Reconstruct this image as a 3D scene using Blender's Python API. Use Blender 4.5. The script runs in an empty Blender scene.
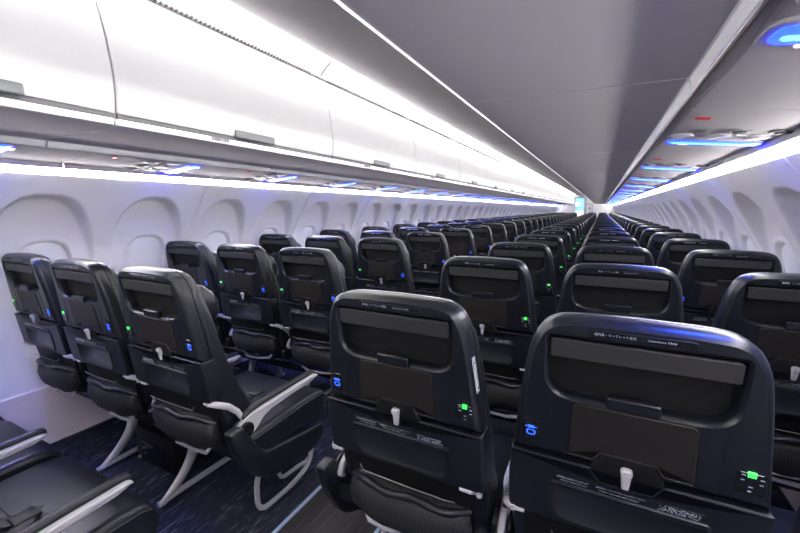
import bpy, bmesh, math, random
from mathutils import Vector, Matrix
random.seed(4)
sc = bpy.context.scene
COL = sc.collection
PI = math.pi
PITCH = 0.810           # seat row pitch
AISLE = 0.4875          # aisle seat centre from the centre line
SPACING = 0.508         # seat to seat
Y_FIRST = {1: 0.8147, -1: 0.8048}
CAM = (0.9188, 0.0, 1.313)
Y0, Y1 = -1.65, 25.9     # cabin ends
NROWS = 30

# ------------------------------------------------------------------ materials
def principled(name, col, rough=.5, metal=0., spec=.5, emit=None, strength=0., coat=0., bump=None, var=None, sheen=0.):
    m = bpy.data.materials.new(name); m.use_nodes = True
    nt = m.node_tree; b = nt.nodes['Principled BSDF']
    b.inputs['Base Color'].default_value = (*col, 1)
    b.inputs['Roughness'].default_value = rough
    b.inputs['Metallic'].default_value = metal
    b.inputs['Specular IOR Level'].default_value = spec
    b.inputs['Coat Weight'].default_value = coat
    if emit:
        b.inputs['Emission Color'].default_value = (*emit, 1)
        b.inputs['Emission Strength'].default_value = strength
    tc = nt.nodes.new('ShaderNodeTexCoord')
    if var:      # slight mottling of the base colour
        n = nt.nodes.new('ShaderNodeTexNoise'); n.inputs['Scale'].default_value = var[0]; n.inputs['Detail'].default_value = 4
        nt.links.new(tc.outputs['Object'], n.inputs['Vector'])
        r = nt.nodes.new('ShaderNodeMapRange'); r.inputs['To Min'].default_value = 1 - var[1]; r.inputs['To Max'].default_value = 1 + var[1]
        nt.links.new(n.outputs['Fac'], r.inputs['Value'])
        x = nt.nodes.new('ShaderNodeVectorMath'); x.operation = 'SCALE'; x.inputs[0].default_value = col
        nt.links.new(r.outputs['Result'], x.inputs['Scale']); nt.links.new(x.outputs['Vector'], b.inputs['Base Color'])
    if bump:
        n = nt.nodes.new('ShaderNodeTexNoise'); n.inputs['Scale'].default_value = bump[0]; n.inputs['Detail'].default_value = 3
        nt.links.new(tc.outputs['Object'], n.inputs['Vector'])
        u = nt.nodes.new('ShaderNodeBump'); u.inputs['Strength'].default_value = bump[1]; u.inputs['Distance'].default_value = .002
        nt.links.new(n.outputs['Fac'], u.inputs['Height']); nt.links.new(u.outputs['Normal'], b.inputs['Normal'])
    return m

def net_material():
    m = principled('pouch_net', (.012, .012, .014), .6)
    nt = m.node_tree; b = nt.nodes['Principled BSDF']
    tc = nt.nodes.new('ShaderNodeTexCoord'); mp = nt.nodes.new('ShaderNodeMapping')
    mp.inputs['Rotation'].default_value = (0, PI / 4, 0); mp.inputs['Scale'].default_value = (165, 165, 165)
    nt.links.new(tc.outputs['Object'], mp.inputs['Vector'])
    ck = nt.nodes.new('ShaderNodeTexChecker'); ck.inputs['Scale'].default_value = 1
    ck.inputs['Color1'].default_value = (.003, .003, .0035, 1); ck.inputs['Color2'].default_value = (.020, .020, .023, 1)
    nt.links.new(mp.outputs['Vector'], ck.inputs['Vector']); nt.links.new(ck.outputs['Color'], b.inputs['Base Color'])
    return m

def carpet_material(name, base, dash, sx, sy, amount):
    m = principled(name, base, .95, spec=.15)
    nt = m.node_tree; b = nt.nodes['Principled BSDF']
    tc = nt.nodes.new('ShaderNodeTexCoord')
    def noise(scale, detail=2):
        mp = nt.nodes.new('ShaderNodeMapping'); mp.inputs['Scale'].default_value = scale
        nt.links.new(tc.outputs['Object'], mp.inputs['Vector'])
        n = nt.nodes.new('ShaderNodeTexNoise'); n.inputs['Scale'].default_value = 1; n.inputs['Detail'].default_value = detail
        nt.links.new(mp.outputs['Vector'], n.inputs['Vector']); return n
    fine = noise((sx, sy, 1)); broad = noise((9, 2.2, 1)); grain = noise((400, 400, 1), 1)
    w = nt.nodes.new('ShaderNodeTexWave'); w.wave_type = 'BANDS'; w.bands_direction = 'X'; w.inputs['Scale'].default_value = 22
    w.inputs['Distortion'].default_value = .4
    nt.links.new(tc.outputs['Object'], w.inputs['Vector'])
    r1 = nt.nodes.new('ShaderNodeMapRange'); r1.inputs['From Min'].default_value = .5; r1.inputs['From Max'].default_value = .68
    nt.links.new(fine.outputs['Fac'], r1.inputs['Value'])
    r2 = nt.nodes.new('ShaderNodeMapRange'); r2.inputs['From Min'].default_value = .38; r2.inputs['From Max'].default_value = .62
    nt.links.new(broad.outputs['Fac'], r2.inputs['Value'])
    def mul(a, c):
        x = nt.nodes.new('ShaderNodeMath'); x.operation = 'MULTIPLY'
        nt.links.new(a, x.inputs[0])
        if isinstance(c, float): x.inputs[1].default_value = c
        else: nt.links.new(c, x.inputs[1])
        return x.outputs[0]
    f = mul(mul(mul(r1.outputs['Result'], r2.outputs['Result']), w.outputs['Fac']), amount)
    mix = nt.nodes.new('ShaderNodeMix'); mix.data_type = 'RGBA'
    mix.inputs['A'].default_value = (*base, 1); mix.inputs['B'].default_value = (*dash, 1)
    nt.links.new(f, mix.inputs['Factor']); nt.links.new(mix.outputs['Result'], b.inputs['Base Color'])
    u = nt.nodes.new('ShaderNodeBump'); u.inputs['Strength'].default_value = .5; u.inputs['Distance'].default_value = .004
    nt.links.new(grain.outputs['Fac'], u.inputs['Height']); nt.links.new(u.outputs['Normal'], b.inputs['Normal'])
    return m

M = {
    'shell': principled('seat_shell_plastic', (.0055, .0070, .0110), .35, spec=.45, bump=(900, .06)),
    'shell_low': principled('seat_lower_plastic', (.0065, .0080, .0115), .38, spec=.45, bump=(900, .08)),
    'recess': principled('recess_plastic', (.006, .006, .0065), .6, spec=.25),
    'ledge': principled('ledge_plastic', (.022, .0215, .0235), .55, spec=.35, bump=(700, .1)),
    'panel': principled('panel_laminate', (.0085, .0062, .0060), .55, spec=.4, bump=(700, .15)),
    'dark': principled('black_plastic', (.005, .005, .0055), .5, spec=.3),
    'gloss': principled('gloss_black_plastic', (.008, .009, .011), .18),
    'leather': principled('black_leather', (.0085, .0095, .0135), .36, spec=.42, bump=(260, .12), var=(30, .15)),
    'net': net_material(),
    'grey': principled('light_grey_plastic', (.42, .41, .43), .4),
    'metal': principled('painted_metal', (.5, .49, .5), .38, metal=.25),
    'latch': principled('latch_plastic', (.42, .41, .42), .4),
    'print': principled('white_print', (.42, .46, .56), .6),
    'green': principled('green_lamp', (.05, .5, .08), .3, emit=(.03, 1, .08), strength=1.5),
    'blue': principled('blue_icon', (.05, .1, .6), .3, emit=(.015, .10, 1), strength=1.7),
    'sticker': principled('sticker_paper', (.40, .40, .45), .5),
    'wall': principled('wall_lining', (.90, .885, .90), .5, bump=(900, .03)),
    'shade': principled('window_shade', (.93, .93, .94), .4),
    'dado': principled('dado_panel', (.90, .80, .83), .6, bump=(500, .1)),
    'bin': principled('bin_white', (.80, .79, .79), .45, spec=.2),
    'under': principled('bin_underside', (.78, .735, .75), .5, spec=0.),
    'lip': principled('bin_lip', (.88, .88, .89), .4),
    'edge': principled('edge_strip_glow', (.9, .9, .9), .4, emit=(.98, .97, 1), strength=1.1),  # bin lip given added emission so it shows as a bright line
    'gap': principled('dark_gap', (.02, .02, .022), .6),
    'handle': principled('bin_handle', (.19, .20, .205), .34, metal=.3),
    'vent': principled('air_vent', (.22, .22, .22), .6),
    'groove': principled('grey_groove', (.20, .195, .20), .5),
    'cove': principled('cove_lens', (.9, .9, .9), .4, emit=(1, .985, .98), strength=17.),
    'wash': principled('wash_lens', (.9, .9, .9), .4, emit=(1, .97, .95), strength=66.),
    'ceiling': principled('ceiling_lining', (.48, .455, .47), .5, spec=.15),
    'service': principled('service_panel', (.50, .48, .50), .5, spec=0.),
    'bluebar': principled('blue_light_bar', (.1, .2, .8), .3, emit=(.0024, .008, 1), strength=23.),
    'bluecore': principled('blue_light_core', (.3, .6, 1), .3, emit=(.012, .06, 1), strength=24.),
    'nozzle': principled('nozzle_metal', (.22, .22, .23), .5, metal=.2, spec=.2),
    'lens': principled('reading_lens', (.40, .39, .41), .45, spec=.2),
    'red': principled('red_sign', (.5, .02, .03), .4, emit=(1, .05, .08), strength=.12),
    'signlit': principled('lit_sign', (.6, .5, .5), .4, emit=(1, .75, .75), strength=1.4),
    'carpet': carpet_material('navy_carpet', (.018, .0205, .033), (.20, .22, .30), 60, 14, .75),
    'aisle': carpet_material('aisle_carpet', (.036, .033, .037), (.12, .112, .12), 130, 3, .7),
    'path': principled('path_strip', (.30, .38, .58), .4),
    'track': principled('track_cover', (.035, .034, .036), .5),
    'galley': principled('galley_wall_glow', (.3, .6, .8), .4, emit=(.22, .55, 1), strength=.45),  # brightly lit galley wall, its light put in as emission
    'galleywhite': principled('galley_white', (.8, .85, .9), .4, emit=(.75, .9, 1), strength=.15),  # cabinet white with a little added emission for the lit look
    'warm': principled('warm_lamp', (1, .9, .8), .4, emit=(1, .86, .74), strength=3.),
    'bulk': principled('bulkhead_lining', (.42, .415, .44), .5),
    'door': principled('lavatory_door', (.32, .32, .345), .4),
}
MNAMES = list(M)

# ------------------------------------------------------------------ mesh helpers
class MB:
    """collects shapes; every face carries a material key"""
    def __init__(s): s.bm = bmesh.new(); s.keys = []
    def mi(s, k):
        if k not in s.keys: s.keys.append(k)
        return s.keys.index(k)
    def rings(s, rings, k, cap0=True, cap1=True, closed=True):
        mi = s.mi(k); bm = s.bm
        R = [[bm.verts.new(p) for p in r] for r in rings]
        n = len(R[0]); fs = []
        for a, b in zip(R, R[1:]):
            for i in range(n if closed else n - 1):
                j = (i + 1) % n
                try: fs.append(bm.faces.new((a[i], a[j], b[j], b[i])))
                except ValueError: pass
        if cap0: fs.append(bm.faces.new(R[0]))
        if cap1: fs.append(bm.faces.new(list(reversed(R[-1]))))
        for f in fs: f.material_index = mi
        return R
    def box(s, lo, hi, k, bev=0., seg=2, mp=None):
        g = bmesh.new(); bmesh.ops.create_cube(g, size=1)
        for v in g.verts: v.co = Vector([(lo[i] + hi[i]) / 2 + v.co[i] * (hi[i] - lo[i]) for i in range(3)])
        if bev: bmesh.ops.bevel(g, geom=g.edges[:], offset=bev, segments=seg, profile=.5, affect='EDGES')
        s.join(g, k, mp)
    def join(s, g, k, mp=None):
        mi = s.mi(k); d = {}
        for v in g.verts: d[v] = s.bm.verts.new(mp(v.co) if mp else v.co)
        for f in g.faces:
            try: s.bm.faces.new([d[v] for v in f.verts]).material_index = mi
            except ValueError: pass
        g.free()
    def tube(s, pts, r, k, n=8, flat=1., flat_axis=None, cap=True):
        pts = [Vector(p) for p in pts]; m = len(pts)
        rs = r if isinstance(r, (list, tuple)) else [r] * m
        rings = []; prev = None
        for i, p in enumerate(pts):
            t = (pts[min(i + 1, m - 1)] - pts[max(i - 1, 0)]).normalized()
            if flat_axis is not None: a = Vector(flat_axis); a = (a - t * a.dot(t)).normalized()
            else:
                a = prev if prev is not None else (Vector((0, 0, 1)) if abs(t.z) < .9 else Vector((1, 0, 0)))
                a = (a - t * a.dot(t)).normalized(); prev = a
            b = t.cross(a)
            rings.append([p + a * math.cos(2 * PI * q / n) * rs[i] * flat + b * math.sin(2 * PI * q / n) * rs[i] for q in range(n)])
        s.rings(rings, k, cap, cap)
    def disc(s, c, axis, r, h, k, n=20, bev=.0):
        c = Vector(c); ax = Vector(axis).normalized()
        a = ax.orthogonal().normalized(); b = ax.cross(a)
        prof = [(0, r - bev), (bev, r), (h - bev, r), (h, r - bev)] if bev else [(0, r), (h, r)]
        s.rings([[c + ax * d + (a * math.cos(2 * PI * q / n) + b * math.sin(2 * PI * q / n)) * rr for q in range(n)] for d, rr in prof], k)
    def mesh(s, name, flip=False, angle=35):
        bm = s.bm
        bmesh.ops.recalc_face_normals(bm, faces=bm.faces[:])
        if flip:
            for v in bm.verts: v.co.x = -v.co.x
            bmesh.ops.reverse_faces(bm, faces=bm.faces[:])
        me = bpy.data.meshes.new(name); bm.to_mesh(me)
        for k in s.keys: me.materials.append(M[k])
        me.shade_smooth(); me.set_sharp_from_angle(angle=math.radians(angle))
        return me

def smooth(a, b, v):
    t = min(1, max(0, (v - a) / (b - a))); return t * t * (3 - 2 * t)
def inset(poly, d):
    n = len(poly); out = []
    area = sum(poly[i][0] * poly[(i + 1) % n][1] - poly[(i + 1) % n][0] * poly[i][1] for i in range(n))
    sg = 1 if area > 0 else -1
    for i in range(n):
        p = Vector(poly[i]); a = (p - Vector(poly[i - 1])); b = (Vector(poly[(i + 1) % n]) - p)
        if a.length < 1e-9 or b.length < 1e-9: out.append(tuple(p)); continue
        a.normalize(); b.normalize()
        na = Vector((-a.y, a.x)) * sg; nb = Vector((-b.y, b.x)) * sg
        m = na + nb; l = m.length
        if l < 1e-6: out.append(tuple(p)); continue
        m /= l; c = max(.35, m.dot(na))
        q = p + m * (d / c); out.append((q.x, q.y))
    return out

def rounded(poly, rad, seg=5):
    """round the corners of a 2-D polygon; rad a number or one per corner"""
    n = len(poly); out = []
    for i in range(n):
        r = rad[i] if isinstance(rad, (list, tuple)) else rad
        p = Vector(poly[i]); a = Vector(poly[i - 1]) - p; b = Vector(poly[(i + 1) % n]) - p
        r = min(r, a.length * .48, b.length * .48)
        if r < 1e-5: out.append(tuple(p)); continue
        p0 = p + a.normalized() * r; p1 = p + b.normalized() * r
        for k in range(seg + 1):
            t = k / seg
            q = p0 * (1 - t) ** 2 + p * 2 * t * (1 - t) + p1 * t * t
            out.append((q.x, q.y))
    return out

def S(x, d, z): return (x, d - .145 * (z - .82), z)          # reclined seat-back plane: d is depth behind its rear face
def plate(mb, poly, d0, d1, k, bev=.002, mp=S, back=True):
    """a plate with a softened rear edge; the outline is in (x, z)"""
    r = [inset(poly, bev), poly, poly]
    d = [d0, d0 + bev, d1]
    mb.rings([[mp(x, dd, z) for x, z in q] for q, dd in zip(r, d)], k, True, back)

def smooth_profile(pts, n):
    """Catmull-Rom resampling of an open 2-D polyline"""
    P = [Vector(p) for p in pts]; out = []
    for i in range(len(P) - 1):
        p0 = P[max(i - 1, 0)]; p1 = P[i]; p2 = P[i + 1]; p3 = P[min(i + 2, len(P) - 1)]
        for k in range(n):
            t = k / n
            out.append(tuple(.5 * ((2 * p1) + (p2 - p0) * t + (2 * p0 - 5 * p1 + 4 * p2 - p3) * t * t + (3 * p1 - p0 - 3 * p2 + p3) * t ** 3)))
    out.append(tuple(P[-1])); return out

def text_mesh(name, lines, mp, k='print'):
    """lines: (string, x, z, height, width or None) set into one lettering mesh, mapped onto a surface by mp(x, z)"""
    mb = MB()
    for s, x, z, h, w in lines:
        c = bpy.data.curves.new('lettering', 'FONT'); c.body = s; c.size = 1; c.resolution_u = 2
        o = bpy.data.objects.new('lettering', c); COL.objects.link(o)
        dg = bpy.context.evaluated_depsgraph_get(); me = bpy.data.meshes.new_from_object(o.evaluated_get(dg))
        bpy.data.objects.remove(o); bpy.data.curves.remove(c)
        if len(me.vertices) == 0: continue
        xs = [v.co.x for v in me.vertices]; sx = h if w is None else w / max(1e-6, max(xs) - min(xs)); x0 = min(xs)
        g = bmesh.new(); g.from_mesh(me); bpy.data.meshes.remove(me)
        mb.join(g, k, lambda v: mp(x + (v.x - x0) * sx, z + v.y * h))
    return mb

# ------------------------------------------------------------------ object helpers
def setp(o, label=None, cat=None, group=None, kind=None):
    if label: o['label'] = label
    if cat: o['category'] = cat
    if group: o['group'] = group
    if kind: o['kind'] = kind
    return o
def obj(name, me, parent=None, loc=None):
    o = bpy.data.objects.new(name, me); COL.objects.link(o)
    if parent: o.parent = parent
    if loc: o.location = loc
    return o
def empty(name, loc):
    o = bpy.data.objects.new(name, None); COL.objects.link(o); o.location = loc; o.empty_display_size = .1
    return o
def struct(name, mb, **kw): return setp(obj(name, mb.mesh(name, **kw)), kind='structure')
def tree(parts, root):
    """parts: list of (name, mesh, label, [sub-parts])"""
    for nm, me, lb, subs in parts:
        o = obj(nm, me, root)
        if lb: o['label'] = lb
        for n2, m2, l2 in subs:
            c = obj(n2, m2, o)
            if l2: c['label'] = l2

ORD = ('zeroth first second third fourth fifth sixth seventh eighth ninth tenth eleventh twelfth thirteenth fourteenth fifteenth sixteenth seventeenth eighteenth nineteenth twentieth '
       'twenty-first twenty-second twenty-third twenty-fourth twenty-fifth twenty-sixth twenty-seventh twenty-eighth twenty-ninth thirtieth thirty-first thirty-second thirty-third thirty-fourth thirty-fifth '
       'thirty-sixth thirty-seventh thirty-eighth thirty-ninth fortieth').split()

# ------------------------------------------------------------------ the seat
HALF = [(.2205, .7935), (.214, .85), (.208, .90), (.2005, .965), (.191, 1.028), (.1815, 1.060), (.168, 1.085), (.149, 1.0995), (.125, 1.1065), (.08, 1.1095), (0, 1.111)]
_h = smooth_profile(HALF, 3)
UPPER = [(x, z) for x, z in _h] + [(-x, z) for x, z in reversed(_h[:-1])]
RECESS = rounded([(.1505, .942), (.1505, 1.067), (-.1505, 1.067), (-.1505, .942)], [.05, .006, .006, .05], 7)

def seat_parts(flip, aisle_side, level):
    """all the parts of one seat; x grows away from the aisle, flipped for the other block"""
    P = []
    def fin(mb, nm, angle=35): return mb.mesh(nm, flip, angle)
    # upper shell with its open ledge recess
    mb = MB(); bm = mb.bm
    lay = [(.0135, 0), (.0085, .0042), (.0035, .0100), (0, .018), (0, .0405), (.003, .0415), (.003, .0425), (0, .0435), (.001, .060), (.010, .074), (.03, .080)]
    R = mb.rings([[S(x, d, z) for x, z in inset(UPPER, i)] for i, d in lay], 'shell', False, True)
    H = mb.rings([[S(x, d, z) for x, z in inset(RECESS, i)] for i, d in [(-.0075, 0), (-.0035, .0034), (-.0008, .0075), (0, .012), (0, .034)]], 'shell', False, False)
    rec = bm.faces.new(H[-1]); rec.material_index = mb.mi('recess')
    e = []
    for ring in (R[0], H[0]):
        for i in range(len(ring)):
            ed = bm.edges.get((ring[i], ring[(i + 1) % len(ring)])); e.append(ed)
    r = bmesh.ops.triangle_fill(bm, edges=e, use_beauty=True, use_dissolve=False)
    for f in r['geom']:
        if isinstance(f, bmesh.types.BMFace): f.material_index = mb.mi('shell')
    for sx in (-1, 1):      # fine moulded creases under the recess
        x0 = .1415
        mb.rings([[S(sx * x0 - w, d, z) for w, d in ((-.0012, .001), (-.0006, -.0012), (.0006, -.0012), (.0012, .001))] for z in (.797, .87, .938)], 'shell_low')
    mb.tube([S(x, -.0036, z) for x, z in ((-.105, .8128), (-.0625, .8128), (-.059, .8145), (-.048, .8315), (-.044, .8330), (.044, .8330), (.048, .8315), (.059, .8145), (.0625, .8128), (.105, .8128))], .0013, 'ledge', 6)  # lighter bead along the notch, an edge highlight put into the colour
    P.append(('upper_shell', fin(mb, 'upper_shell'), None, []))
    # lower shell with the notch for the latch
    low = rounded([(-.2212, .7915), (-.064, .7915), (-.045, .764), (.045, .764), (.064, .7915), (.2212, .7915), (.2255, .72), (.224, .629), (-.224, .629), (-.2255, .72)],
                  [.004, .003, .004, .004, .003, .004, .05, .014, .014, .05], 4)
    mb = MB(); plate(mb, low, -.006, .05, 'shell_low', .004)
    rim = smooth_profile([(-.219, .790), (-.15, .790), (-.068, .790), (-.062, .787), (-.047, .766), (-.040, .764), (.040, .764), (.047, .766), (.062, .787), (.068, .790), (.15, .790), (.219, .790)], 3)
    mb.tube([S(x, -.0055, z) for x, z in rim], .0018, 'shell', 6)
    P.append(('lower_shell', fin(mb, 'lower_shell'), None, []))
    # folding device ledge and its clip
    mb = MB(); plate(mb, rounded([(.1475, 1.0255), (.1475, 1.0645), (-.1475, 1.0645), (-.1475, 1.0255)], .006, 3), .001, .012, 'ledge', .002)
    P.append(('device_ledge', fin(mb, 'device_ledge'), 'dark grey folding ledge', []))
    mb = MB(); plate(mb, rounded([(.0435, .9345), (.0435, .959), (-.0435, .959), (-.0435, .9345)], .004, 3), -.005, .012, 'shell', .003)
    P.append(('ledge_clip', fin(mb, 'ledge_clip'), None, []))
    # brown-black panel with a notch at its foot
    tr = rounded([(.1065, .8145), (.1015, .931), (-.1015, .931), (-.1065, .8145), (-.061, .8145), (-.047, .8345), (.047, .8345), (.061, .8145)], [.002, .012, .012, .002, .003, .004, .004, .003], 4)
    mb = MB()
    plate(mb, inset(tr, -.0028), -.0006, .004, 'dark', .0004); plate(mb, tr, -.0030, .004, 'panel', .0016)
    P.append(('back_panel', fin(mb, 'back_panel'), 'brownish black flat panel', []))
    if level < 2:
        mb = MB(); plate(mb, rounded([(.064, .793), (.058, .806), (.0445, .8315), (-.0445, .8315), (-.058, .806), (-.064, .793), (-.046, .7655), (.046, .7655)], .003, 3), -.0035, .03, 'dark', .002)
        P.append(('latch_plate', fin(mb, 'latch_plate'), None, []))
        mb = MB()
        plate(mb, rounded([(.0105, .797), (.0105, .8135), (-.0105, .8135), (-.0105, .797)], .0095, 5), -.016, .004, 'latch', .003)
        plate(mb, rounded([(.0062, .766), (.0095, .803), (-.0095, .803), (-.0062, .766)], .003, 3), -.013, -.003, 'latch', .003)
        P.append(('latch', fin(mb, 'latch'), 'light grey turn latch', []))
        # literature slot along the top edge
        mb = MB(); sl = rounded([(.082, 1.0795), (.082, 1.0905), (-.082, 1.0905), (-.082, 1.0795)], .0054, 4)
        plate(mb, inset(sl, -.0014), -.0012, .004, 'shell_low', .001); plate(mb, sl, -.0014, .004, 'gloss', .0004)
        subs = []
        sx = -1 if flip else 1
        def block(a, b, z0, z1, d):
            t = MB(); t.box((a, d, z0), (b, d + .0004, z1), 'print', mp=lambda v: Vector(S(v.x, v.y, v.z))); return t
        def line_of_text(txt, x, z, h, w, d):
            if flip: x = -x - w
            t = text_mesh('lettering', [(txt, x, z, h, w)], lambda px, pz_: S(px * sx, d, pz_)); return ('lettering', t.mesh('lettering', flip), 'white lettering')
        if level == 0:
            subs.append(line_of_text('機内誌・リーフレット専用', -.073, 1.0828, .0062, .066, -.0019)); subs.append(line_of_text('Literature Only', .011, 1.0830, .0062, .042, -.0019))
        else:
            for a, b in ((-.073, -.007), (.011, .053)): subs.append(('lettering', block(a, b, 1.0832, 1.0858, -.0019).mesh('lettering', flip), 'white lettering'))
        P.append(('literature_slot', fin(mb, 'literature_slot'), None, subs))
        # placard band above the pocket
        mb = MB(); pl = [(.1335, .7395), (.1315, .757), (-.129, .757), (-.131, .7395)]
        plate(mb, [(.1345, .734), (.1345, .7395), (-.132, .7395), (-.132, .734)], -.0120, .002, 'shell', .002)
        plate(mb, pl, -.0072, .002, 'gloss', .0004)
        subs = []
        if level == 0:
            for a in (('救命胴衣は座席の下にあります', -.124, .7505, .0042, .060), ('Life vest under your seat', -.116, .7438, .0044, .050),
                      ('着席中は・シートベルトをお締めください', -.050, .7505, .0042, .086), ('Fasten seat belt while seated', -.043, .7438, .0044, .068)):
                subs.append(line_of_text(*a, -.0078))
            t = MB()
            for a in range(30):
                for b in range(5):
                    if random.random() < .62:
                        x = .057 + a * .00225; z = .7415 + b * .0027
                        t.box((x, -.0078, z), (x + .0014, -.0074, z + .0016), 'print', mp=lambda v: Vector(S(v.x, v.y, v.z)))
            subs.append(('dot_pattern', t.mesh('dot_pattern', flip), 'pale dotted pattern'))
        else:
            for a, b in ((-.124, -.064), (-.05, .036), (.058, .122)):
                subs.append(('lettering', block(a, b, .7435, .7460, -.0078).mesh('lettering', flip), 'white lettering'))
        P.append(('placard', fin(mb, 'placard'), None, subs))
        # hard pocket below: raised U outline
        mb = MB(); pk = rounded([(.1385, .7335), (-.1365, .7335), (-.1365, .6385), (.1385, .6385)], [.004, .004, .052, .052], 8)
        r = [inset(pk, i) for i in (-.004, 0, .004, .007, .009)]; dd = (-.0055, -.0088, -.0094, -.0086, -.0068)
        mb.rings([[S(x, d, z) for x, z in q] for q, d in zip(r, dd)], 'shell_low', False, True)
        P.append(('pocket', fin(mb, 'pocket', 60), None, []))
    # power outlet (outer side) and usb port (aisle side)
    mb = MB(); plate(mb, rounded([(.2025, .8235), (.2015, .8675), (.161, .8675), (.162, .8235)], .002, 2), -.0022, .004, 'gloss', .0008)
    if level < 2:
        for x, z, w in ((.1675, .860, .0055), (.1675, .850, .005), (.193, .856, .0055), (.193, .846, .005), (.179, .838, .006), (.179, .829, .005)):
            plate(mb, [(x + w, z), (x + w, z + .0018), (x, z + .0018), (x, z)], -.0028, -.001, 'print', .0002)
        plate(mb, [(.196, .8655), (.196, .8668), (.166, .8668), (.166, .8655)], -.0032, -.001, 'latch', .0004)
    g = MB(); plate(g, [(.1870, .8585), (.1870, .8685), (.1755, .8685), (.1755, .8585)], -.0048, .001, 'green', .0012)
    P.append(('power_outlet', fin(mb, 'power_outlet'), None, [('indicator_light', g.mesh('indicator_light', flip), 'green indicator light')]))
    mb = MB(); plate(mb, rounded([(-.165, .8215), (-.165, .873), (-.195, .873), (-.195, .8215)], .005, 3), -.003, .004, 'gloss', .0012)
    g = MB()
    plate(g, [(-.1735, .8520), (-.1735, .8580), (-.1865, .8580), (-.1865, .8520)], -.0042, -.001, 'blue', .0008)
    if level < 2:
        for a, b in ((-.1915, -.1875), (-.1725, -.1685)): plate(g, [(b, .8540), (b, .8560), (a, .8560), (a, .8540)], -.0042, -.001, 'blue', .0004)
        for a, b, z0, z1 in ((-.189, -.186, .838, .847), (-.174, -.171, .838, .847), (-.186, -.174, .8355, .8375), (-.186, -.174, .8465, .8482)):
            plate(g, [(b, z0), (b, z1), (a, z1), (a, z0)], -.0042, -.001, 'blue', .0004)
    P.append(('usb_port', fin(mb, 'usb_port'), None, [('icon', g.mesh('icon', flip), 'lit blue icons')]))
    # backrest cushion (front), joins the shell and swells towards the seat
    mb = MB()
    def section(z, hw, y0, y1, r=.04, n=6):
        q = rounded([(-hw, y0), (hw, y0), (hw, y1), (-hw, y1)], [.012, .012, r, r], n)
        return [(x, y, z) for x, y in q]
    secs = [(.47, .205, .10, .265, .04), (.50, .218, .085, .255, .05), (.56, .224, .072, .215, .05), (.64, .224, .06, .17, .05), (.74, .223, .058, .128, .04), (.84, .214, .055, .098, .03), (.94, .204, .04, .075, .025),
            (1.03, .188, .026, .056, .02), (1.075, .165, .018, .042, .012), (1.088, .13, .016, .030, .006)]
    mb.rings([section(*s) for s in secs], 'leather')
    P.append(('backrest', fin(mb, 'backrest', 50), None, []))
    mb = MB()       # headrest with side wings
    rings = []
    for z, hw, b in ((.885, .12, .006), (.892, .142, .03), (.91, .162, .060), (.94, .172, .076), (.98, .175, .075), (1.015, .172, .060), (1.042, .158, .036), (1.055, .13, .006)):
        yb = .045 - .145 * (z - .95)
        ring = []
        for i in range(25):
            x = -hw + 2 * hw * i / 24; u = abs(x) / hw
            ring.append((x, yb + .018 + b * (.45 + .75 * u ** 2.2) * (1 - max(0, u - .86) ** 2 * 22), z))
        for i in range(25):
            x = hw - 2 * hw * i / 24
            ring.append((x * .97, yb, z))
        rings.append(ring)
    mb.rings(rings, 'leather')
    P.append(('headrest', fin(mb, 'headrest', 70), None, []))
    # seat cushion
    x0, x1 = (-.285, .226) if aisle_side == 'aisle' else (-.226, .226)
    mb = MB()
    def cus(y, zb, zt, ins):
        q = rounded([(x0 + ins, zb), (x1 - ins, zb), (x1 - ins, zt), (x0 + ins, zt)], [.012, .012, .03, .03], 5)
        return [(x, y, z) for x, z in q]
    mb.rings([cus(.10, .385, .445, .02), cus(.13, .37, .462, .004), cus(.25, .362, .468, 0), cus(.40, .352, .474, 0), (cus(.50, .343, .476, 0)), cus(.555, .338, .470, 0), cus(.585, .343, .452, .004), cus(.60, .36, .425, .012)], 'leather')
    if level == 0:
        for zz in (.455,):      # piping along the side
            for xx in (x0 - .001, x1 + .001): mb.tube([(xx, .15, .445), (xx, .3, .45), (xx, .45, .455), (xx, .55, .45), (xx * .99, .578, .436)], .003, 'leather', 5)
            mb.tube([(x0 + .02, .16, .4655), (x1 - .02, .16, .4655)], .003, 'leather', 5)
            mb.tube([(x0 + .03, .36, .4735), (x1 - .03, .36, .4735)], .002, 'leather', 5)
    P.append(('seat_cushion', fin(mb, 'seat_cushion', 50), None, []))
    if level < 2:
        # structure behind and below: dark pan, net pouch, rolled top edge, hinge brackets
        mb = MB()
        mb.rings([[(x * w, y + dy, z) for x, dy in ((-.2, 0), (.2, 0), (.2, .06), (-.2, .06))] for z, y, w in ((.66, .045, 1), (.58, .06, .98), (.48, .075, .95), (.40, .10, .9), (.36, .16, .85))], 'dark')
        P.append(('back_pan', fin(mb, 'back_pan'), None, []))
        mb = MB()
        rings = []
        for z, y, w in ((.545, .035, .172), (.52, .018, .180), (.48, .012, .184), (.44, .02, .180), (.41, .045, .168), (.395, .08, .15)):
            ring = [(w * (2 * i / 14 - 1), y + .035 * abs(2 * i / 14 - 1) ** 3, z + .004 * math.sin(i * 1.3)) for i in range(15)]
            rings.append(ring + [(x, y2 + .03, z2) for x, y2, z2 in reversed(ring)])
        mb.rings(rings, 'net')
        rl = MB(); pts = [(x, .022 + .05 * abs(x / .178) ** 4, .548 + .006 * math.sin(x * 40) - .02 * abs(x / .178) ** 4) for x in [(-.178 + .356 * i / 18) for i in range(19)]]
        rl.tube(pts, [.011 + .002 * math.sin(i * 2.1) for i in range(19)], 'leather', 8)
        cd = MB(); cd.tube([(-.13, .024, .600), (-.12, .022, .585), (0, .026, .578), (.12, .03, .574), (.15, .03, .578)], .0013, 'groove', 5)
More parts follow.
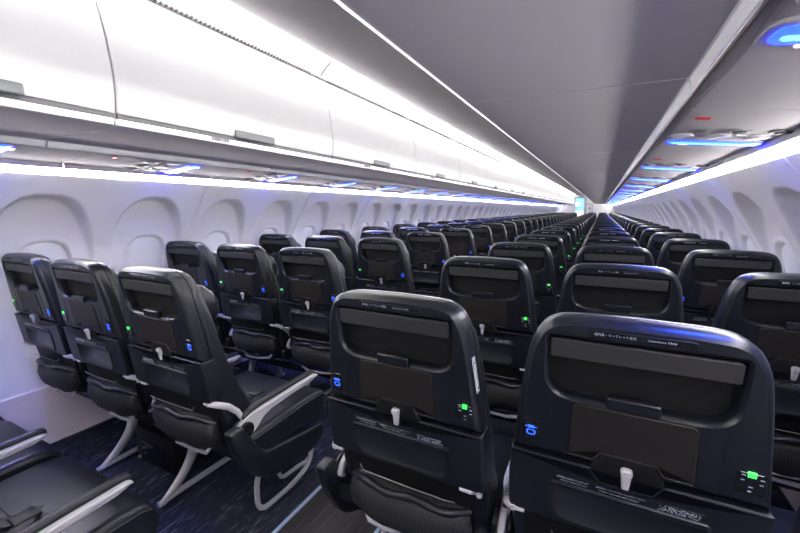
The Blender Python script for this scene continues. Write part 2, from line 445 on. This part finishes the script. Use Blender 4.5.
        P.append(('seat_pouch', fin(mb, 'seat_pouch', 60), 'black net pouch', [('pouch_roll', rl.mesh('pouch_roll', flip, 70), 'padded leather edge'), ('elastic_cord', cd.mesh('elastic_cord', flip), None)]))
        mb = MB()       # grey-edged pan rim under the pouch
        mb.tube([(-.165, .10, .47), (-.150, .07, .43), (-.125, .06, .395), (-.02, .075, .372), (.10, .09, .360), (.19, .15, .346), (.215, .25, .342)], [.006, .0075, .008, .008, .009, .01, .01], 'grey', 7)
        P.append(('pan_rim', fin(mb, 'pan_rim', 60), 'grey pan rim', []))
        for sx in (-1, 1):
            mb = MB()
            k = .86 if sx > 0 else 1.
            mb.tube([(sx * k * .19, .028, .628), (sx * k * .220, .028, .629), (sx * k * .232, .045, .622), (sx * k * .236, .085, .598), (sx * k * .240, .12, .562), (sx * k * .242, .14, .525), (sx * k * .242, .145, .49)],
                    [.007, .0085, .0095, .0095, .009, .0085, .0085], 'grey', 8, 1.25, (0, 1, .4))
            mb.disc((sx * .214, .024, .629), (0, -1, 0), .007, .006, 'metal', 12)
            P.append(('hinge_bracket', fin(mb, 'hinge_bracket', 50), 'light grey hinge bracket', []))
        # armrest on the aisle side; the window seat has a second one at the wall
        for sx, xa in ((-1, -.254),) + (((1, .246),) if aisle_side == 'window' else ()):
            mb = MB()
            side = rounded([(.085, .475), (.105, .462), (.165, .455), (.19, .478), (.215, .508), (.255, .522), (.36, .529), (.505, .536), (.545, .549), (.53, .556), (.40, .553), (.22, .545), (.15, .537), (.10, .515)],
                           [.012, .02, .02, .01, .01, .01, .01, .03, .004, .01, .02, .02, .03, .02], 3)
            def wide(y): return .009 + .015 * smooth(.14, .24, y)
            mb.rings([[(xa + e * wide(y) + f, y, z) for y, z in inset(side, i)] for e, f, i in ((-1, 0, .003), (-1, .003, 0), (1, -.003, 0), (1, 0, .003))], 'grey')
            mb.disc((xa - .026, .128, .490), (1, 0, 0), .033, .012, 'gloss', 20, .003); mb.disc((xa + .014, .128, .490), (1, 0, 0), .033, .012, 'gloss', 20, .003)
            cp = MB(); top = smooth_profile([(.13, .533), (.19, .548), (.30, .554), (.42, .558), (.52, .560), (.545, .553)], 4)
            cp.rings([[(xa + q[0], y, z + q[1]) for q in ((-.004, -.006), (-.006, .002), (-.003, .009), (.008, .012), (.019, .010), (.0245, .002), (.0235, -.012))] for y, z in top], 'leather')
            P.append(('armrest', fin(mb, 'armrest'), 'light grey armrest body', [('armrest_cap', cp.mesh('armrest_cap', flip, 60), 'black armrest pad')]))
        if aisle_side == 'aisle':
            mb = MB()
            pan = rounded([(.03, .53), (.085, .535), (.12, .48), (.165, .40), (.205, .372), (.535, .318), (.548, .262), (.46, .222), (.24, .238), (.13, .30), (.06, .42)], [.012, .012, .03, .03, .02, .014, .02, .05, .08, .05, .05], 5)
            mb.rings([[(x, y, z) for y, z in inset(pan, i)] for x, i in ((-.305, .008), (-.301, .002), (-.296, 0), (-.27, 0), (-.266, .004))], 'shell_low')
            P.append(('end_panel', fin(mb, 'end_panel'), 'dark hard plastic end panel', []))
        mb = MB()   # lap belt lying on the cushion
        mb.tube([(.20, .20, .474), (.12, .23, .476), (.03, .29, .480), (-.05, .36, .482)], .022, 'dark', 8, .12, (0, 0, 1))
        mb.tube([(-.20, .20, .474), (-.15, .28, .478), (-.09, .36, .484), (-.04, .40, .484)], .022, 'dark', 8, .12, (0, 0, 1))
        bk = MB(); bk.box((-.085, .345, .480), (-.03, .40, .490), 'dark', .004)
        P.append(('seat_belt', fin(mb, 'seat_belt', 60), None, [('buckle', bk.mesh('buckle', flip), None)]))
    return P

def merged(parts, name):
    """one mesh out of many, for seats too far off to show their parts"""
    bm = bmesh.new(); mats = []
    for nm, me, lb, subs in parts:
        for m2 in [me] + [s[1] for s in subs]:
            g = bmesh.new(); g.from_mesh(m2)
            remap = []
            for mt in m2.materials:
                if mt not in mats: mats.append(mt)
                remap.append(mats.index(mt))
            d = {v: bm.verts.new(v.co) for v in g.verts}
            for f in g.faces:
                try:
                    nf = bm.faces.new([d[v] for v in f.verts]); nf.material_index = remap[f.material_index]; nf.smooth = True
                except ValueError: pass
            g.free()
    me = bpy.data.meshes.new(name); bm.to_mesh(me); bm.free()
    for mt in mats: me.materials.append(mt)
    me.set_sharp_from_angle(angle=math.radians(40)); return me

KINDS = ('aisle', 'middle', 'window')
PARTS = {}
for sd in (1, -1):
    for k in KINDS:
        for lv in (0, 1, 2):
            PARTS[sd, k, lv] = seat_parts(sd < 0, k, lv)
        PARTS[sd, k, 3] = merged(PARTS[sd, k, 2], 'airline_seat')

def place_seat(sd, si, row):
    k = KINDS[si]; lv = 0 if row <= 2 else 1 if row <= 5 else 2 if row <= 11 else 3
    loc = (sd * (AISLE + SPACING * si), Y_FIRST[sd] + PITCH * row, 0)
    side = 'right' if sd > 0 else 'left'
    if row < 0: lb = f'black leather seat cushion at the {k} of the left triple in the bottom corner'
    else: lb = f'black {k} seat of the {side} triple, {ORD[row + 1]} row from the near end of the cabin'
    grp = f'seats of the {side} block'
    if lv == 3:
        o = obj('airline_seat', PARTS[sd, k, 3], None, loc)
    else:
        o = empty('airline_seat', loc); tree(PARTS[sd, k, lv], o)
        if sd == 1 and si == 0 and row == 0:
            mb = MB()      # row-number sticker on the side of the shell
            def side_map(t, q):  # along the slanted flank
                z = .985 - .085 * t + 0 * q; x = .1985 + (.211 - .1985) * ((.985 - z) / .11)
                return Vector((x + .0008, .008 + .016 * q - .145 * (z - .82), z))
            mb.rings([[side_map(t, q) + Vector((e, 0, 0)) for t, q in ((0, 0), (1, 0), (1, 1), (0, 1))] for e in (-.002, .0009)], 'sticker')
            for t, q0, q1 in ((.12, .3, .7), (.86, .3, .7)):
                mb.rings([[side_map(t + a, q) + Vector((e, 0, 0)) for a, q in ((0, q0), (.05, q0), (.05, q1), (0, q1))] for e in (0, .0014)], 'gap')
            s = obj('sticker', mb.mesh('sticker'), o); s['label'] = 'white sticker with small dark marks'
    return setp(o, lb, 'airline seat', grp)

for row in range(-1, NROWS):
    for sd in (1, -1):
        if row < 0 and sd > 0: continue
        for si in range(3): place_seat(sd, si, row)

# ------------------------------------------------------------------ leg frames carrying each triple
def frame_parts(flip):
    P = []
    mb = MB()
    for y, z in ((.20, .297), (.47, .294)): mb.tube([(-.762, y, z), (.762, y, z)], .020, 'dark', 10)
    P.append(('cross_beam', mb.mesh('cross_beam', flip), None, []))
    for xb in (-.254, .254):
        mb = MB()   # swept rear leg, flattened
        path = smooth_profile([(.275, .312), (.265, .25), (.245, .165), (.19, .09), (.125, .035), (.085, .012)], 4)
        mb.tube([(xb, y, z) for y, z in path], [.034 - .016 * i / (len(path) - 1) for i in range(len(path))], 'metal', 8, .55, (1, 0, 0))
        P.append(('leg', mb.mesh('leg', flip, 50), 'swept light grey leg', []))
        mb = MB()
        mb.tube([(xb, .07, .016), (xb, .14, .022), (xb, .40, .022), (xb, .56, .016)], .014, 'metal', 8)
        P.append(('floor_rail', mb.mesh('floor_rail', flip), None, []))
        mb = MB()
        mb.tube([(xb, .47, .30), (xb, .50, .18), (xb, .53, .03), (xb, .535, .008)], [.022, .018, .016, .018], 'metal', 8)
        P.append(('leg', mb.mesh('leg', flip), None, []))
    mb = MB(); xa = -.690
    loop = rounded([(.27, .29), (.255, .21), (.235, .16), (.235, .022), (.45, .016), (.575, .05), (.595, .20), (.50, .29)], [.01, .06, .06, .07, .10, .08, .06, .02], 6)
    mb.tube([(xa, y, z) for y, z in loop], .0115, 'metal', 8)
    inner = rounded([(.36, .29), (.375, .085), (.50, .075), (.575, .06)], [.02, .04, .04, .02], 5)
    mb.tube([(xa + .01, y, z) for y, z in inner], .009, 'metal', 8)
    P.append(('baggage_bar', mb.mesh('baggage_bar', flip), 'bent light grey tube loop', []))
    return P
FR = {1: frame_parts(False), -1: frame_parts(True)}
FRM = {sd: merged(FR[sd], 'seat_leg_frame') for sd in (1, -1)}
for row in range(-1, NROWS):
    for sd in (1, -1):
        if row < 0 and sd > 0: continue
        loc = (sd * (AISLE + SPACING), Y_FIRST[sd] + PITCH * row, 0)
        if row < 6: o = empty('seat_leg_frame', loc); tree(FR[sd], o)
        else: o = obj('seat_leg_frame', FRM[sd], None, loc)
        where = 'the row in the bottom corner' if row < 0 else f'the {ORD[row + 1]} row'
        setp(o, f"light grey metal leg frame under the {'right' if sd > 0 else 'left'} triple of {where}", 'leg frame', 'leg frames under the seats')
mb = MB(); mb.box((-.16, -.13, 0), (.16, .13, .19), 'dark', .012); mb.box((-.10, -.136, .05), (.10, -.128, .13), 'gloss', .003)
mb.disc((-.12, -.134, .03), (0, -1, 0), .008, .01, 'metal', 10)
setp(obj('equipment_box', mb.mesh('equipment_box'), None, (-1.03, Y_FIRST[-1] + .36, .004)), 'black equipment box on the floor under the left triple of the first row', 'equipment box')

# ------------------------------------------------------------------ floor
mb = MB(); mb.box((-1.80, Y0, -.06), (1.80, Y1 + 1.6, 0), 'carpet'); struct('floor', mb)
mb = MB(); mb.box((-.176, Y0 + .02, 0), (.176, Y1 - .05, .004), 'aisle')
setp(obj('aisle_runner', mb.mesh('aisle_runner')), 'dark striped carpet runner along the aisle between the seat blocks', 'carpet')
for sx in (-1, 1):
    mb = MB(); mb.box((sx * .186 - .009, Y0 + .02, 0), (sx * .186 + .009, Y1 - .05, .007), 'path', .002)
    setp(obj('path_marking', mb.mesh('path_marking')), f"pale blue path marking strip along the {'right' if sx > 0 else 'left'} edge of the aisle", 'floor strip', 'aisle path markings')

# ------------------------------------------------------------------ side walls with scooped window bays
WALL = [(.33, 1.768), (.45, 1.778), (.60, 1.785), (.80, 1.780), (.90, 1.766), (1.0, 1.740), (1.10, 1.700), (1.157, 1.666), (1.25, 1.607), (1.36, 1.530), (1.42, 1.485), (1.48, 1.437)]
def wall_x(z):
    for (a, xa), (b, xb) in zip(WALL, WALL[1:]):
        if z <= b: t = (z - a) / (b - a); return xa + (xb - xa) * t
    return WALL[-1][1]
WP = .533; WZ, WHW, WHH = .965, .122, .182
DZ, DHW, DHH = .945, .228, .445
def wall_depth(dy, z):
    """how far the lining sits back at dy from a window centre"""
    lean = .03 * smooth(1.0, 1.38, z)
    r = (abs((dy + lean) / DHW) ** 2.6 + abs((z - DZ) / DHH) ** 2.6) ** (1 / 2.6)
    edge = .90 + .06 * smooth(1.1, 1.35, z)
    d = (.018 + .072 * smooth(1.02, 1.37, z)) * smooth(1.0, edge, r)
    return d
def win_r(dy, z): return (abs(dy / WHW) ** 3 + abs((z - WZ) / WHH) ** 3) ** (1 / 3)
def wall_panel(sgn):
    mb = MB(); L = 2 * WP; ny, nz = 118, 128
    g = mb.bm; V = []
    for j in range(nz + 1):
        z = .33 + (1.48 - .33) * j / nz; row = []
        for i in range(ny + 1):
            y = L * i / ny
            dy = (y % WP) - WP / 2 if i < ny else WP / 2
            d = wall_depth(dy, z) + .034 * smooth(1.0, .95, win_r(dy, z)) - .005 * smooth(.10, .0, abs(win_r(dy, z) - 1.06))
            e = min(y, L - y)
            d += .007 * smooth(.008, .0, e) - .004 * smooth(.03, .012, e) * smooth(0.004, .012, e)
            row.append(g.verts.new((sgn * (wall_x(z) + d), y, z)))
        V.append(row)
    mi = mb.mi('wall')
    for j in range(nz):
        for i in range(ny): g.faces.new((V[j][i], V[j][i + 1], V[j + 1][i + 1], V[j + 1][i])).material_index = mi
    return mb.mesh('wall_panel', False, 60)
def shade_mesh(sgn):
    mb = MB(); n = 40; rings = []
    for sc_, back in ((1.0, .026), (.965, .020), (.94, .017), (.5, .013), (.05, .013)):
        ring = []
        for i in range(n):
            a = 2 * PI * i / n; c, s_ = math.cos(a), math.sin(a)
            k = (abs(c) ** 3 + abs(s_) ** 3) ** (-1 / 3)
            dy = c * k * WHW * sc_ * .97; z = WZ + s_ * k * WHH * sc_ * .97
            ring.append((sgn * (wall_x(z) + wall_depth(dy, z) + back), dy, z))
        rings.append(ring)
    mb.rings(rings, 'shade', False, True)
    mb.box((sgn * 1.782 - .004, -.035, WZ - WHH * .62), (sgn * 1.782 + .004, .035, WZ - WHH * .56), 'shade', .002)
    return mb.mesh('window', False, 50)
for sgn, nm, seam in ((-1, 'wall_left', 1.757), (1, 'wall_right', 1.725)):
    pm = wall_panel(sgn); wm = shade_mesh(sgn); wn = 0
    y = seam - 3 * 2 * WP
    while y < Y1 + .4:
        setp(obj(nm, pm, None, (0, y, 0)), kind='structure')
        for h in (.5, 1.5):
            wn += 1
            setp(obj(f"window_{wn if sgn < 0 else wn + 60}", wm, None, (0, y + WP * h, 0)), kind='structure')
        y += 2 * WP
    # backing outside the lining, dado below it
    mb = MB(); mb.box((sgn * 1.86 - .01, Y0, -.05), (sgn * 1.86 + .01, Y1 + 1.6, 2.3), 'gap'); struct(nm + '_outer', mb)
    mb = MB()
    a = 1.768
    mb.rings([[(sgn * x, yy, z) for x, z in ((a - .002, .345), (a - .010, .338), (1.752, .03), (1.752, .012), (1.80, .012), (1.80, .345))] for yy in (Y0, Y1)], 'dado')
    struct('baseboard_left' if sgn < 0 else 'baseboard_right', mb)
    mb = MB(); mb.box((min(sgn * 1.752, sgn * 1.785), Y0, 0), (max(sgn * 1.752, sgn * 1.785), Y1, .0118), 'track'); struct('trim_1' if sgn < 0 else 'trim_2', mb)

# ------------------------------------------------------------------ overhead bins
BP = 1.190
DOOR = smooth_profile([(.5535, 1.636), (.5485, 1.680), (.547, 1.741), (.5545, 1.805), (.566, 1.870), (.583, 1.935), (.606, 2.0), (.640, 2.090)], 3)
def bin_parts(sgn):
    L = BP - .006; P = []
    def ext(mb, prof, k, y0=0., y1=None, ch=.0):
        y1 = L if y1 is None else y1
        mb.rings([[(sgn * x, y, z) for x, z in prof] for y in (y0, y1)], k)
    mb = MB()       # carcass with its glossy grey underside
    under = [(.585, 1.5985), (.70, 1.5955), (.85, 1.5925), (1.0, 1.5905), (1.064, 1.5895)]
    ext(mb, [(.575, 1.630), (.572, 1.604), (.576, 1.6003)] + under + [(1.068, 1.600), (1.088, 1.66), (1.50, 1.74), (1.50, 2.08), (.68, 2.08), (.60, 1.70)], 'under')
    P.append(('bin_body', mb.mesh('bin_body'), 'grey bin body', []))
    mb = MB(); ext(mb, [(1.0642, 1.5885), (1.068, 1.586), (1.0745, 1.5655), (1.0775, 1.5635), (1.080, 1.566), (1.084, 1.60), (1.0705, 1.60)], 'lip', .002, L - .002)
    P.append(('outer_lip', mb.mesh('outer_lip'), 'white slanted strip along the outer bottom edge', []))
    mb = MB(); d = DOOR; ins = [(x + .022, z) for x, z in d]
    ring = d + list(reversed(ins)); cc = .004
    mb.rings([[(sgn * x, y, z) for x, z in q] for y, q in ((0, inset(ring, cc)), (cc, ring), (L - cc, ring), (L, inset(ring, cc)))], 'bin')
    h0, h1 = .47, .70
    hm = MB()
    hp = rounded([(.5495, 1.640), (.5465, 1.664), (.540, 1.664), (.5375, 1.632), (.546, 1.6275), (.553, 1.634)], [.001, .001, .004, .006, .003, .001], 3)
    ring = [(sgn * x, z) for x, z in hp]
    hm.rings([[(sgn * x, y, z) for x, z in q] for y, q in ((h0, inset(hp, .0025)), (h0 + .006, hp), (h1 - .006, hp), (h1, inset(hp, .0025)))], 'handle')
    P.append(('bin_door', mb.mesh('bin_door'), 'white curved bin door', [('door_handle', hm.mesh('door_handle'), 'grey metal handle')]))
    mb = MB(); ext(mb, [(.5605, 1.6365), (.5605, 1.619), (.575, 1.619), (.575, 1.6365)], 'groove', .002, L - .002)
    P.append(('shadow_gap', mb.mesh('shadow_gap'), 'grey recessed gap under the door', []))
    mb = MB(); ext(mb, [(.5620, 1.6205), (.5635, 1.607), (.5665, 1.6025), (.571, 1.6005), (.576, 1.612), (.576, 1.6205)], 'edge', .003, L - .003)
    P.append(('glowing_edge_strip', mb.mesh('glowing_edge_strip'), 'thin white strip with added glow', []))
    return P
BINS = {s: bin_parts(s) for s in (1, -1)}
def placard_mesh(sgn):
    mb = MB(); a = .5632
    mb.box((min(sgn * a, sgn * (a - .002)), .36, 1.6045), (max(sgn * a, sgn * (a - .002)), .45, 1.622), 'sticker', .0008)
    for y0, y1, z0, z1 in ((.375, .405, 1.612, 1.617), (.378, .402, 1.608, 1.6105), (.425, .432, 1.608, 1.618), (.437, .443, 1.608, 1.618)):
        mb.box((min(sgn * (a - .002), sgn * (a - .0026)), y0, z0), (max(sgn * (a - .002), sgn * (a - .0026)), y1, z1), 'vent')
    return mb.mesh('row_placard')
for sgn, first in ((-1, .778), (1, 1.065)):
    side = 'left' if sgn < 0 else 'right'; pmesh = placard_mesh(sgn)
    i = -2; n = 0
    while True:
        y = first + BP * i
        if y + BP > Y1: break
        o = empty('overhead_bin', (0, y, 0))
        if i >= -1: n += 1
        lb = f'white overhead bin with grey handle, {ORD[n]} along the {side} wall' if i >= -1 else f'white overhead bin on the {side} wall, {("second" if i == -2 else "third")} one behind the view'
        setp(o, lb, 'overhead bin', f'overhead bins along the {side} wall')
        if i < 12: tree(BINS[sgn], o)
        else: tree(BINS[sgn], o)
        if i == -1 and sgn < 0:     # this door's handle sits further along
            for c in o.children:
                if c.name.startswith('bin_door'):
                    for h in c.children: h.location.y = .245
        if i < 6:
            p = obj('row_placard', pmesh, o); p['label'] = 'small pale row-number placard'
        i += 1
    # air grille on top of the doors
    mb = MB(); yy = Y0
    mb.rings([[(sgn * x, y, z) for x, z in ((.640, 2.093), (.628, 2.098), (.628, 2.112), (.66, 2.112), (.66, 2.093))] for y in (Y0, Y1)], 'bin')
    yv = -.4
    while yv < 7.0:
        ph = (yv - first) % BP
        if .05 < ph < BP - .09: mb.rings([[(sgn * x, y, z) for x, z in ((.6397, 2.0928), (.6270, 2.0976), (.6265, 2.1065), (.632, 2.1065))] for y in (yv, yv + .011)], 'vent')
        yv += .021
    setp(obj('air_grille', mb.mesh('air_grille')), f'white slotted air grille running along the top of the {side} bins', 'air grille')
    # cove light lens between grille and ceiling, with joint covers
    o = empty('cove_light', (0, 0, 0)); setp(o, f'long white cove light glowing above the {side} overhead bins', 'cove light')
    mb = MB(); mb.rings([[(sgn * x, y, z) for x, z in ((.632, 2.110), (.600, 2.140), (.556, 2.172), (.556, 2.19), (.65, 2.19), (.65, 2.110))] for y in (Y0, Y1)], 'cove')
    obj('lens', mb.mesh('lens'), o)
    y = first + BP * -1
    while y < 10:
        mb = MB(); mb.rings([[(sgn * x, yy, z) for x, z in ((.630, 2.106), (.597, 2.136), (.553, 2.168), (.553, 2.175), (.62, 2.14), (.64, 2.11))] for yy in (y - .014, y + .014)], 'bin')
        j = obj('joint_cover', mb.mesh('joint_cover'), o); j['label'] = 'white joint cover'
        y += BP

# ------------------------------------------------------------------ ceiling
CE = smooth_profile([(-.556, 2.178), (-.50, 2.150), (-.455, 2.127), (-.40, 2.110), (-.28, 2.086), (-.14, 2.071), (0, 2.066), (.14, 2.071), (.28, 2.086), (.40, 2.110), (.455, 2.127), (.50, 2.150), (.556, 2.178)], 4)
mb = MB()
up = [(x, z + .03) for x, z in CE]
mb.rings([[(x, y, z) for x, z in CE + list(reversed(up))] for y in (0, .003, BP - .011, BP - .008)], 'ceiling')
cm = mb.mesh('ceiling', False, 40)
y = 2.33 - 3 * BP
while y < Y1:
    setp(obj('ceiling', cm, None, (0, y, 0)), kind='structure'); y += BP
mb = MB(); mb.box((-1.86, Y0, 2.25), (1.86, Y1 + 1.6, 2.30), 'gap'); struct('ceiling_outer', mb)

# ------------------------------------------------------------------ passenger service panels with blue light bars
SP = {1: 1.0, -1: .80}
def pz(x): return 1.567 - (x - 1.10) * .035 / .32
def service_parts(sgn, level):
    P = []; L = SP[sgn] - .005
    mb = MB()
    prof = [(1.108, 1.585), (1.107, 1.572), (1.112, 1.566)] + [(x, pz(x)) for x in (1.15, 1.22, 1.30, 1.38)] + [(1.398, 1.5345), (1.399, 1.514), (1.408, 1.512), (1.412, 1.53), (1.412, 1.60), (1.108, 1.60)]
    mb.rings([[(sgn * x, y, z) for x, z in prof] for y in (0, L)], 'service')
    P.append(('panel', mb.mesh('panel'), 'grey panel', []))
    yb = .50
    def bar(x0, x1, y0, y1, drop, k, r=.5):
        q = rounded([(x0, y0), (x1, y0), (x1, y1), (x0, y1)], (y1 - y0) * r, 4)
        m = MB(); rr = [q, q, inset(q, .002)]; dz = [.004, drop - .002, drop]
        m.rings([[(sgn * x, y, pz(x) - d) for x, y in a] for a, d in zip(rr, (-.004, drop - .002, drop))], k, True, True)
        return m
    P.append(('light_tray', bar(1.108, 1.394, yb - .052, yb + .062, .005, 'service', .3).mesh('light_tray'), None, []))
    P.append(('light_bar', bar(1.120, 1.388, yb - .036, yb + .034, .008, 'bluebar', .35).mesh('light_bar'), 'glowing blue light bar', [('light_core', bar(1.132, 1.378, yb - .004, yb + .012, .0105, 'bluecore').mesh('light_core'), 'brightest pale blue line')]))
    if level == 0:
        for q, x in enumerate((1.15, 1.25, 1.35)):
            m = MB(); c = (sgn * x, yb - .12, pz(x)); m.disc((c[0], c[1], c[2] + .004), (0, 0, -1), .040, .008, 'service', 24, .002)
            m.disc((c[0], c[1], c[2]), (0, 0, -1), .030, .0075, 'lens', 24, .001)
            P.append(('reading_light', m.mesh('reading_light'), None, []))
            m = MB(); c = (sgn * (x + .03), yb - .215, pz(x + .03)); m.disc((c[0], c[1], c[2] + .004), (0, 0, -1), .034, .007, 'nozzle', 20, .002)
            m.disc((c[0], c[1], c[2]), (0, 0, -1), .020, .007, 'gap', 16, .002)
            P.append(('air_nozzle', m.mesh('air_nozzle'), 'round dark air nozzle', []))
        m = bar(1.285, 1.315, yb - .155, yb - .135, .006, 'lens', .3)
        P.append(('call_button', m.mesh('call_button'), None, []))
    m = bar(1.16, 1.19, yb + .038, yb + .050, .0085, 'signlit', .2)
    P.append(('lit_sign', m.mesh('lit_sign'), 'small lit sign', []))
    m = bar(1.135, 1.170, yb - .41, yb - .392, .004, 'red', .2)
    P.append(('warning_sign', m.mesh('warning_sign'), 'small red sign', []))
    return P
SV = {(s, l): service_parts(s, l) for s in (1, -1) for l in (0, 1)}
for sgn, y0 in ((1, 1.28), (-1, .96)):
    side = 'left' if sgn < 0 else 'right'; n = 0
    y = y0 - 2 * SP[sgn]
    while y + SP[sgn] < Y1:
        n += 1
        o = empty('service_panel', (0, y, 0)); tree(SV[sgn, 0 if y < 8 else 1], o)
        if -1 < y < 13:      # added blue spot below the light bar, for the sheen on the seats
            ld = bpy.data.lights.new('added_blue_spot', 'SPOT'); ld.energy = 34; ld.color = (.03, .09, 1); ld.spot_size = math.radians(84); ld.spot_blend = .7; ld.shadow_soft_size = .06
            lo = bpy.data.objects.new('added_blue_spot', ld); COL.objects.link(lo); lo.parent = o; lo.location = (sgn * 1.20, .50, 1.535)
        lb = f'grey overhead service panel with blue light bar, {ORD[n - 1]} ahead above the {side} seats' if n > 1 else f'grey overhead service panel with blue light bar behind the view, {side} side'
        setp(o, lb, 'service panel', f'service panels above the {side} seats'); y += SP[sgn]
    # dark groove between bins and service panels
    mb = MB(); mb.box((min(sgn * 1.0885, sgn * 1.1075), Y0, 1.612), (max(sgn * 1.0885, sgn * 1.1075), Y1, 1.62), 'gap'); struct('trim_3' if sgn < 0 else 'trim_4', mb)
    # wall-wash light along the top of the side wall
    mb = MB(); mb.rings([[(sgn * x, yy, z) for x, z in ((1.4135, 1.5345), (1.4135, 1.516), (1.417, 1.500), (1.424, 1.490), (1.436, 1.484), (1.447, 1.482), (1.447, 1.545), (1.4135, 1.545))] for yy in (Y0, Y1)], 'wash')
    setp(obj('wall_wash_light', mb.mesh('wall_wash_light')), f'continuous white strip light along the top of the {side} side wall', 'strip light')

# ------------------------------------------------------------------ far bulkhead, galley and door; rear wall
mb = MB()
mb.box((.46, Y1, 0), (1.86, Y1 + .05, 2.25), 'bulk'); mb.box((-1.86, Y1, 0), (-.52, Y1 + .05, 2.25), 'bulk'); mb.box((-.52, Y1, 2.02), (.46, Y1 + .05, 2.25), 'bulk')
struct('wall_front', mb)
mb = MB(); mb.box((-1.86, Y1 + 1.5, 0), (1.86, Y1 + 1.55, 2.25), 'bulk'); struct('wall_front_vestibule', mb)
mb = MB(); mb.box((-1.86, Y0 - .05, 0), (1.86, Y0, 2.25), 'bulk'); struct('wall_rear', mb)
o = empty('galley_unit', (-.265, Y1 + .10, 0)); setp(o, 'pale blue galley wall with added glow at the far end of the aisle', 'galley')
mb = MB(); mb.box((-.25, .04, 1.20), (.25, .08, 1.98), 'galley', .01)
for z in (1.45, 1.62, 1.80): mb.box((-.24, .034, z), (.24, .042, z + .012), 'galleywhite')
obj('glowing_wall_panel', mb.mesh('glowing_wall_panel'), o)['label'] = 'pale blue panel with added glow'
mb = MB(); mb.box((-.25, 0, 0), (.25, .08, 1.20), 'galleywhite', .01); obj('lower_cabinet', mb.mesh('lower_cabinet'), o)['label'] = 'white lower cabinet'
mb = MB(); mb.box((.25, -.02, 0), (.31, .10, 2.02), 'bulk', .01); obj('side_post', mb.mesh('side_post'), o)
mb = MB()
g = bmesh.new(); bmesh.ops.create_uvsphere(g, u_segments=16, v_segments=10, radius=.09); mb.join(g, 'warm', lambda v: Vector((v.x * 1.2 - .12, v.y * .5 + .02, v.z * 1.2 + 1.60)))
obj('lamp', mb.mesh('lamp'), o)['label'] = 'round warm white lamp'
o = empty('door_1', (.26, Y1 + .03, 0)); setp(o, kind='structure')
mb = MB(); mb.box((-.17, 0, 0), (.17, .05, 1.60), 'door', .008); mb.box((-.20, -.01, 0), (-.17, .06, 1.63), 'handle', .004); mb.box((.17, -.01, 0), (.20, .06, 1.63), 'handle', .004); mb.box((-.20, -.01, 1.60), (.20, .06, 1.64), 'handle', .004)
mb.box((-.20, .0, 1.64), (.20, .05, 2.02), 'bulk')
obj('door_leaf', mb.mesh('door_leaf'), o)
mb = MB(); mb.box((.0, -.02, 1.28), (.06, .0, 1.40), 'dark', .006); obj('door_handle', mb.mesh('door_handle'), o)

# ------------------------------------------------------------------ world, camera
w = bpy.data.worlds.new('World'); sc.world = w; w.use_nodes = True
w.node_tree.nodes['Background'].inputs['Color'].default_value = (.5, .52, .6, 1)
w.node_tree.nodes['Background'].inputs['Strength'].default_value = .05
yaw, pitch, roll = .4765, -.1469, -.0026
fwd = Vector((-math.sin(yaw) * math.cos(pitch), math.cos(yaw) * math.cos(pitch), math.sin(pitch)))
right = Vector((math.cos(yaw), math.sin(yaw), 0)); upv = right.cross(fwd)
r2 = right * math.cos(roll) + upv * math.sin(roll); u2 = upv * math.cos(roll) - right * math.sin(roll)
cam = bpy.data.cameras.new('camera'); co = bpy.data.objects.new('camera', cam); COL.objects.link(co)
cam.sensor_width = 36; cam.lens = 386.23 / 800 * 36; cam.clip_start = .02; cam.clip_end = 100
mw = Matrix((r2, u2, -fwd)).transposed().to_4x4(); mw.translation = Vector(CAM); co.matrix_world = mw
sc.camera = co
sc.view_settings.view_transform = 'Standard'; sc.view_settings.look = 'None'
sc.view_settings.exposure = 0; sc.view_settings.gamma = 1
sc.cycles.max_bounces = 6; sc.cycles.diffuse_bounces = 4; sc.cycles.glossy_bounces = 3
